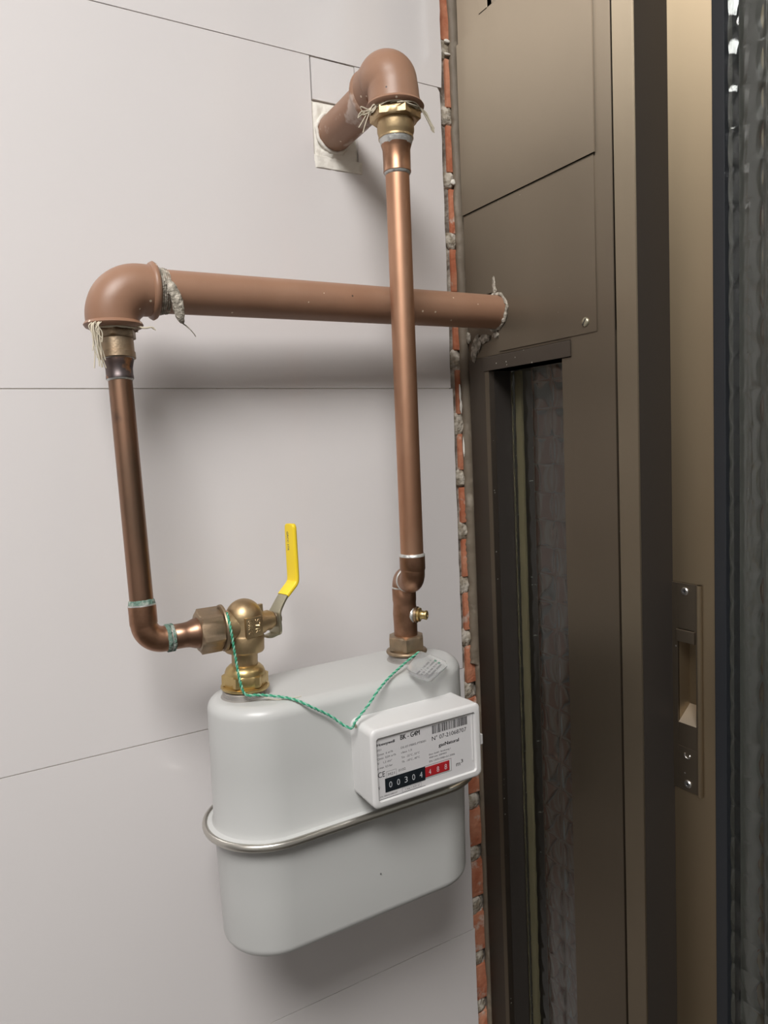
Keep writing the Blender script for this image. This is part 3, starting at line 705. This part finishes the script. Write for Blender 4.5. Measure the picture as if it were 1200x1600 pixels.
for k in range(8):
    lines.append([(0.3120, -0.1120, 0.2110), (0.3085, -0.1120, 0.2080+rs.uniform(-.003, .003)), (0.303+rs.uniform(-.004, .004), -0.110, 0.203+rs.uniform(-.004, .006)), (0.299+rs.uniform(-.004, .004), -0.108, 0.193+rs.uniform(-.006, .012))])
strands('hemp_strand', wpipe, lines, 0.00045, M['hemp'])

# ---- right copper drop: brass adapter, long copper pipe, double elbow, tee with test nipple, union nut
drop = tag(empty('copper_pipe'), 'long bright copper pipe dropping from upper elbow to right meter connection', 'pipe')
D0 = Vector((0.3316, -0.1080, 0.2115)); D1 = Vector((0.3298, -0.1080, -0.1500)); dd = (D1-D0).normalized()
bm = bmesh.new(); hexnut(bm, 0.0208, 0.0, 0.0085, D0, dd, rot=0.15); ad = link_mesh('brass_adapter', bm, M['brass'], drop, 35)
bm = bmesh.new(); lathe(bm, [(0.0150, 0.008), (0.0150, 0.016), (0.0145, 0.0175), (0.0138, 0.0200), (0.0142, 0.0203), (0.0142, 0.0218), (0.0130, 0.0222)], D0, dd, 40); link_mesh('adapter_collar', bm, M['brass'], ad, 40)
bm = bmesh.new(); lathe(bm, [(0.0137, 0.0219), (0.0132, 0.0240), (0.0124, 0.0262), (0.0115, 0.0280)], D0, dd, 40)
for v in bm.verts: v.co += noise.noise_vector(v.co*260)*0.0004
link_mesh('solder_ring', bm, M['solder'], drop, 60)
bm = bmesh.new(); lathe(bm, [(0.0124, 0.0262), (0.0117, 0.0285), (0.0113, 0.0300), (0.0111, 0.0460), (0.0113, 0.0464), (0.0113, 0.0476), (0.0100, 0.0480)], D0, dd, 40); link_mesh('copper_sleeve', bm, M['copper_fit'], drop, 50)
bm = bmesh.new(); lathe(bm, [(0.0109, 0.0474), (0.0106, 0.0490), (0.0098, 0.0500)], D0, dd, 40); link_mesh('solder_ring', bm, M['solder'], drop, 60)
bm = bmesh.new(); tube(bm, [D0+dd*t for t in (0.045, 0.10, 0.16, 0.22, 0.28, 0.3615)], 0.00975, 44); link_mesh('pipe', bm, M['copper'], drop, 60)
E0 = D1; XT, YT = 0.3365, -0.0815
bm = bmesh.new(); lathe(bm, [(0.0096, -0.0018), (0.0108, -0.0010), (0.0110, 0.0008), (0.0100, 0.0012)], E0, dd, 40); link_mesh('solder_ring', bm, M['solder'], drop, 60)
mid = Vector(((E0.x+XT)/2, (E0.y+YT)/2, -0.1735))
bm = bmesh.new(); lathe(bm, [(0.0098, 0.0), (0.0109, 0.0003), (0.0109, 0.0118), (0.0103, 0.0130), (0.0100, 0.0135)], E0, dd, 40)
tube(bm, bend(E0+dd*0.0125, (E0.x, E0.y, -0.1740), mid, 0.0095, 14), 0.0103, 40); link_mesh('elbow', bm, M['copper_fit'], drop, 60)
bm = bmesh.new(); tube(bm, bend(mid, (XT, YT, -0.1735), (XT, YT, -0.1835), 0.0092, 14), 0.0103, 40)
link_mesh('elbow', bm, M['copper_fit'], drop, 60)
pdir = Vector((XT-E0.x, YT-E0.y, 0)).normalized()
bm = bmesh.new(); lathe(bm, [(0.0100, -0.0014), (0.0110, -0.0008), (0.0110, 0.0008), (0.0100, 0.0014)], mid, pdir, 40); link_mesh('solder_ring', bm, M['solder'], drop, 60)
bm = bmesh.new(); lathe(bm, [(0.0100, -0.0008), (0.0108, -0.0004), (0.0108, 0.0006), (0.0100, 0.001)], (XT, YT, -0.1820), (0, 0, -1), 40); link_mesh('solder_ring', bm, M['solder'], drop, 60)
bm = bmesh.new(); lathe(bm, [(0.0102, 0), (0.0106, 0.0004), (0.0106, 0.0110), (0.0102, 0.0135), (0.0103, 0.0160), (0.0108, 0.0230), (0.0105, 0.0330), (0.0104, 0.0450)], (XT, YT, -0.1825), (0, 0, -1), 40); tee = link_mesh('tee', bm, M['copper_fit'], drop, 60)
nv = Vector((0.62, -0.78, -0.02)).normalized(); n0 = Vector((XT, YT, -0.2065))
bm = bmesh.new(); lathe(bm, [(0.0075, 0.004), (0.0073, 0.0118), (0.0060, 0.0122)], n0, nv, 30); nz_ = link_mesh('test_nipple', bm, M['brass_old'], drop, 45)
bm = bmesh.new(); lathe(bm, [(0.0060, 0.0112), (0.0062, 0.0120), (0.0062, 0.0142), (0.0045, 0.0146), (0.0040, 0.0150), (0.0036, 0.0185), (0.0042, 0.0190), (0.0042, 0.0202), (0.0036, 0.0208), (0.0020, 0.0208), (0.0018, 0.0170), (0, 0.0170)], n0, nv, 30, cap=False); link_mesh('nipple_tip', bm, M['brass_bright'], nz_, 45)
bm = bmesh.new(); lathe(bm, [(0.0080, 0.0060), (0.0080, 0.0094), (0.0074, 0.0098)], n0, nv, 30)
for v in bm.verts: v.co += noise.noise_vector(v.co*350)*0.0003
link_mesh('solder_ring', bm, M['solder'], drop, 60)
bm = bmesh.new(); hexnut(bm, 0.0172, 0, 0.0132, (XT, YT, -0.2255), (0, 0, -1), rot=0.55); nut2 = link_mesh('union_nut', bm, M['brass_old'], drop, 35)
bm = bmesh.new(); lathe(bm, [(0.0150, 0), (0.0178, 0.0006), (0.0184, 0.0018), (0.0180, 0.0030), (0.0150, 0.0036)], (XT, YT, -0.2382), (0, 0, -1), 44); link_mesh('nut_flange', bm, M['brass_old'], nut2, 60)

# ---- gas meter
meter = tag(empty('gas_meter'), 'light grey gas meter with rounded ends hanging below the two connections', 'gas meter')
X1, X2, YC, RM = 0.1985, 0.3400, -0.0818, 0.0442
def stadium(off, z, n=28, x1=X1, x2=X2):
    r = RM+off; pts = []
    for i in range(n+1):
        a_ = -math.pi/2+math.pi*i/n; pts.append((x2+r*math.cos(a_), YC+r*math.sin(a_), z))
    for i in range(n+1):
        a_ = math.pi/2+math.pi*i/n; pts.append((x1+r*math.cos(a_), YC+r*math.sin(a_), z))
    return pts
ZT, ZB, ZM = -0.2475, -0.4475, -0.3510
bm = bmesh.new(); rg = []
for i in range(8):
    a_ = math.radians(90*i/7); rg.append(stadium(-0.010+0.010*math.sin(a_)-0.0006, ZT-0.010+0.010*math.cos(a_)))
rg += [stadium(-0.0002, -0.300), stadium(0.0004, ZM+0.0070), stadium(0.0018, ZM+0.0032), stadium(0.0070, ZM+0.0012), stadium(0.0072, ZM)]
loft(bm, rg); link_mesh('upper_housing', bm, M['enamel'], meter, 40)
bm = bmesh.new(); rg = [stadium(0.0070, ZM-0.0002), stadium(0.0070, ZM-0.0012), stadium(0.0006, ZM-0.0030), stadium(0.0000, ZM-0.0060), stadium(-0.0010, -0.40)]
for i in range(8):
    a_ = math.radians(90*i/7); rg.append(stadium(-0.0105+0.009*math.cos(a_), ZB+0.009-0.009*math.sin(a_)))
loft(bm, rg); link_mesh('lower_housing', bm, M['enamel'], meter, 40)
bm = bmesh.new(); rg = []
for k in range(11):
    a_ = 2*math.pi*k/10; rg.append(stadium(0.0072+0.0024*math.cos(a_), ZM+0.0032*math.sin(a_)))
loft(bm, rg, cap=False); link_mesh('clamp_band', bm, M['band'], meter, 60)
for nm, x, r in (('inlet_spigot', 0.1845, 0.0176), ('outlet_spigot', XT, 0.0166)):
    bm = bmesh.new(); pf = [(r+0.0022, 0.0), (r+0.0016, 0.0008), (r, 0.0012)]
    for k in range(4): pf += [(r, 0.0014+0.0011*k), (r-0.0006, 0.0018+0.0011*k)]
    pf += [(r-0.001, 0.0058)]
    lathe(bm, pf, (x, -0.0818, ZT-0.0008), (0, 0, 1), 40); link_mesh(nm, bm, M['zinc'], meter, 40)
# index box: three stacked mouldings with fine seams, bezel, recessed face
IX0, IX1, IZ0, IZ1 = 0.2540, 0.3572, -0.3325, -0.2705
box_ = None
bm = bmesh.new()
def rr3(x0, x1, z0, z1, r, y): return [(x, y, z) for x, z in rrect(x0, x1, z0, z1, r, 6)]
yb = -0.1230
seg_list = [(yb, -0.1385, 0.0), (-0.13895, -0.1455, 0.0002), (-0.14595, -0.1575, 0.0004)]
rg = [rr3(IX0+.001, IX1-.001, IZ0+.001, IZ1-.001, 0.0055, yb)]
for a_, b_, gr in seg_list:
    rg.append(rr3(IX0-gr, IX1+gr, IZ0-gr, IZ1+gr, 0.0055, a_)); rg.append(rr3(IX0-gr, IX1+gr, IZ0-gr, IZ1+gr, 0.0055, b_))
    if b_ > -0.15: rg.append(rr3(IX0+.0008, IX1-.0008, IZ0+.0008, IZ1-.0008, 0.005, b_-0.00002)); rg.append(rr3(IX0+.0008, IX1-.0008, IZ0+.0008, IZ1-.0008, 0.005, b_-0.00042)); 
rg.append(rr3(IX0+0.0004, IX1-0.0004, IZ0+0.0004, IZ1-0.0004, 0.0050, -0.1586))
rg.append(rr3(IX0+0.0018, IX1-0.0018, IZ0+0.0018, IZ1-0.0018, 0.0045, -0.1592))
FX0, FX1, FZ0, FZ1 = 0.2586, 0.3512, -0.3268, -0.2775
rg.append(rr3(FX0-.0006, FX1+.0006, FZ0-.0006, FZ1+.0006, 0.0025, -0.1592)); rg.append(rr3(FX0, FX1, FZ0, FZ1, 0.0022, -0.1572))
rg.append(rr3(FX0, FX1, FZ0, FZ1, 0.0022, -0.1571))
loft(bm, rg); ibox = link_mesh('index_box', bm, M['plastic'], meter, 35)
# seam shadow gaps get real depth from the loft; recessed printed plate
bm = bmesh.new(); prism_xz(bm, rrect(FX0+.0002, FX1-.0002, FZ0+.0002, FZ1-.0002, 0.002, 4), -0.1574, -0.1571); link_mesh('face_plate', bm, M['plate'], ibox)
YP = -0.15745
# bottom-right clip of the window and its frame line
boxo('window_edge', M['plastic'], ibox, (0.3488, 0.3494, -0.1582, -0.1573, -0.3180, -0.2790), 0.0002)
bm = bmesh.new()
def T(s, x0, x1, z, h, b=0.0):
    for dx in ((0, 0.00016, -0.00016) if b else (0, 0.00007)): text_into(bm, s, x0+dx, x1+dx, z, h, YP-abs(dx)*0.1, None, 0.0)
T('Honeywell', 0.2595, 0.2752, -0.2840, 0.0022, 1)
T('BK - G4M', 0.2806, 0.2984, -0.2838, 0.0040, 1)
T('gasNatural', 0.3160, 0.3358, -0.2984, 0.0028, 1)
T('m', 0.3323, 0.3362, -0.3190, 0.0038, 0.0); T('3', 0.3370, 0.3392, -0.3172, 0.0028, 0)
T('CE', 0.2592, 0.2654, -0.3088, 0.0044, 0.0)
T('V', 0.2590, 0.2605, -0.3182, 0.0026, 0.0)
T('N\u00b0 07-21068707', 0.3097, 0.3436, -0.2918, 0.0034, 0.0)
link_mesh('print', bm, M['ink'], ibox)
bm = bmesh.new()
T('2021', 0.2592, 0.2630, -0.2878, 0.0015); T('Qmax  6 m\u00b3/h', 0.2592, 0.2733, -0.2914, 0.0016); T('Qmin  0,04 m\u00b3/h', 0.2592, 0.2758, -0.2947, 0.0016)
T('V    1,2 dm\u00b3', 0.2592, 0.2720, -0.2983, 0.0016); T('p max  0,5 bar', 0.2592, 0.2725, -0.3020, 0.0016)
T('DE-07-MI002-PTB001', 0.2806, 0.3038, -0.2910, 0.0017); T('class 1,5', 0.2806, 0.2905, -0.2948, 0.0016)
T('Tm  -25\u00b0C...55\u00b0C', 0.2806, 0.2976, -0.2988, 0.0016); T('Tb  -10\u00b0C...40\u00b0C', 0.2808, 0.2976, -0.3024, 0.0016)
T('Elster GmbH  Strotheweg 1', 0.3063, 0.3272, -0.3030, 0.0013); T('49504 Lotte  GERMANY', 0.3063, 0.3235, -0.3056, 0.0013); T('EN 1359:1998+A1:2006', 0.3063, 0.3313, -0.3088, 0.0015)
T('M21', 0.2683, 0.2740, -0.3093, 0.0022); T('0102', 0.2776, 0.2840, -0.3085, 0.0020)
T('S.N. 000453080107', 0.2600, 0.2757, -0.3248, 0.0012); T('1 imp = 0,01 m\u00b3', 0.2830, 0.2966, -0.3248, 0.0014)
def rect_line(bm, x0, x1, z0, z1, w, y=YP):
    for d in ((x0, x1, z0, z0+w), (x0, x1, z1-w, z1), (x0, x0+w, z0, z1), (x1-w, x1, z0, z1)):
        box(bm, d[0], d[1], y-0.00002, y+0.00003, d[2], d[3])
rect_line(bm, 0.2668, 0.2757, -0.3112, -0.3055, 0.0002)
box(bm, 0.2590, 0.3018, YP-0.00002, YP+0.00003, -0.3266, -0.3262)
rect_line(bm, 0.3015, 0.3276, -0.3212, -0.3106, 0.0003)
rect_line(bm, 0.2800, 0.2980, -0.3258, -0.3226, 0.00015)
link_mesh('print', bm, M['ink_grey'], ibox)
bm = bmesh.new(); x = 0.3101; rb = random.Random(21)
while x < 0.3440:
    w = rb.choice((0.0003, 0.0003, 0.0006, 0.0009)); box(bm, x, x+w, YP-0.00002, YP+0.00003, -0.2864, -0.2794); x += w+rb.choice((0.0003, 0.0004, 0.0007))
link_mesh('barcode', bm, M['ink'], ibox)
# counter rollers
boxo('roller_window', M['black'], ibox, (0.2651, 0.3020, YP-0.0002, YP+0.0002, -0.3218, -0.3108), 0)
boxo('roller_window', M['red'], ibox, (0.3021, 0.3255, YP-0.0002, YP+0.0002, -0.3200, -0.3118), 0)
for k, (ch, xc) in enumerate(zip('00304', (0.2697, 0.2768, 0.2838, 0.2908, 0.2977))):
    bm = bmesh.new(); rolo = bmesh.ops.create_cube(bm, size=0); bm.clear()
    box(bm, xc-0.0029, xc+0.0029, YP-0.0005, YP-0.0001, -0.3204, -0.3122, 0.0001)
    rl = link_mesh('digit_roller', bm, M['black'], ibox)
    bm = bmesh.new(); text_into(bm, ch, xc-0.0013, xc+0.0013, -0.3186, 0.0048, YP-0.00055, None, -0.012); link_mesh('digit', bm, M['digit'], rl)
for ch, xc in zip('488', (0.3062, 0.3140, 0.3216)):
    bm = bmesh.new(); box(bm, xc-0.0030, xc+0.0030, YP-0.0005, YP-0.0001, -0.3196, -0.3122, 0.0001)
    rl = link_mesh('digit_roller', bm, M['red'], ibox)
    bm = bmesh.new(); text_into(bm, ch, xc-0.0011, xc+0.0011, -0.3182, 0.0044, YP-0.00055, None, -0.012); link_mesh('digit', bm, M['digit'], rl)
# seal lug on the left, sensor tab on the right
boxo('sensor_tab', M['plastic'], ibox, [(0.3570, 0.3645, -0.1520, -0.1400, -0.3100, -0.3012)], 0.0006)
bm = bmesh.new(); lathe(bm, [(0.0016, 0), (0.0016, 0.0006), (0.0006, 0.0008)], (0.2543, -0.1345, -0.2735), (-1, 0, 0), 14); link_mesh('seal_eye', bm, M['steel'], ibox, 40)
bm = bmesh.new(); bmesh.ops.create_icosphere(bm, subdivisions=2, radius=0.0007, matrix=Matrix.Translation((0.275, YC-RM+0.0006, -0.407)))
link_mesh('enamel_pit', bm, M['ink_grey'], meter, 60)

# ---- green twisted seal cord
cord = tag(empty('seal_string'), 'twisted green string tied from valve union past index box to the clear tag', 'string')
CP = [(0.1695, -0.0960, -0.1765), (0.1700, -0.1012, -0.1900), (0.1722, -0.1012, -0.2123), (0.1738, -0.1035, -0.2300), (0.1770, -0.1040, -0.2398), (0.1850, -0.1060, -0.2415), (0.1916, -0.1080, -0.2425), (0.2042, -0.1150, -0.2450), (0.2108, -0.1225, -0.2466),
      (0.2175, -0.1295, -0.2503), (0.2343, -0.1310, -0.2618), (0.2440, -0.1350, -0.2705), (0.2480, -0.1400, -0.2718), (0.2505, -0.1410, -0.2673), (0.2652, -0.1370, -0.2580), (0.2755, -0.1335, -0.2506), (0.2893, -0.1260, -0.2458), (0.3036, -0.1180, -0.2428), (0.3228, -0.1080, -0.2393), (0.3366, -0.1025, -0.2366)]
base = spline(CP, 26)
for ph, mt_, r_ in ((0, M['green'], 0.00062), (math.pi, M['green2'], 0.00062)):
    pts = []; s_ = 0
    for i, p in enumerate(base):
        if i: s_ += (p-base[i-1]).length
        d = (base[min(i+1, len(base)-1)]-base[max(i-1, 0)]).normalized(); _, u_, v_ = frame(d)
        a_ = ph+s_/0.0062*2*math.pi; pts.append(p+(u_*math.cos(a_)+v_*math.sin(a_))*0.00055)
    bm = bmesh.new(); tube(bm, pts, r_, 8); link_mesh('strand', bm, mt_, cord, 60)
# loose pale nylon end lying by the valve nut
strands('loose_end', cord, [[(0.1905, -0.1075, -0.2440), (0.1990, -0.1120, -0.2465), (0.2080, -0.1140, -0.2470), (0.2180, -0.1150, -0.2472)]], 0.0003, M['hemp'])

# ---- clear plastic seal tag
tg = tag(empty('seal_tag'), 'clear plastic seal tag with grey print lying against right meter connection', 'tag')
tA, tB, tC, tD = Vector((0.3362, -0.1035, -0.2362)), Vector((0.3509, -0.1276, -0.2440)), None, Vector((0.3085, -0.1300, -0.2455))
eu = (tB-tA).normalized(); ev = (tD-tA); ev = (ev-eu*ev.dot(eu)).normalized(); en = eu.cross(ev).normalized()
Mt = Matrix((eu, ev, en)).transposed().to_4x4(); Mt.translation = tA
wU, wV = 0.0290, 0.0350
bm = bmesh.new()
pts = [(0.0, 0.0), (0.006, -0.0012), (wU-0.004, -0.0005), (wU, 0.004), (wU-0.001, wV-0.002), (wU-0.003, wV), (0.009, wV), (0.003, wV-0.006)]
def outline_uv(sx, w): return [Mt @ Vector((0.5*wU+(u-0.5*wU)*sx, 0.5*wV+(v-0.5*wV)*sx, w)) for u, v in pts]
loft(bm, [outline_uv(0.95, -0.0009), outline_uv(1.0, -0.0006), outline_uv(1.0, 0.0006), outline_uv(0.95, 0.0009)]); link_mesh('tag_body', bm, M['clear'], tg, 40)
sgn = -1 if en.dot(Vector((0, -1, 0.3))) < 0 else 1
# rows of tiny illegible print
bm = bmesh.new(); rp = random.Random(5)
for row in range(4):
    v = 0.006+0.0*row; u0 = 0.0135+0.0033*row
    vv = 0.0075
    while vv < wV-0.002:
        h_ = rp.uniform(0.0005, 0.0009)
        if rp.random() < 0.85:
            r = bmesh.ops.create_cube(bm, size=1)
            for q in r['verts']: q.co = Mt @ Vector((u0+(q.co.x+.5)*0.0017, vv+(q.co.y+.5)*h_*0.7, sgn*0.00095+q.co.z*0.00004))
        vv += h_+0.0003
link_mesh('print', bm, M['ink_grey'], tg)
bm = bmesh.new()
for (u, v, a_, b_) in ((0.0165, 0.0035, 0.002, 0.0022), (0.0205, 0.0045, 0.0018, 0.0022)):
    r = bmesh.ops.create_cube(bm, size=1)
    for q in r['verts']: q.co = Mt @ Vector((u+(q.co.x+.5)*a_, v+(q.co.y+.5)*b_, q.co.z*0.0008))
tag(link_mesh('lock_insert', bm, M['green'], tg), 'dark green locking insert')
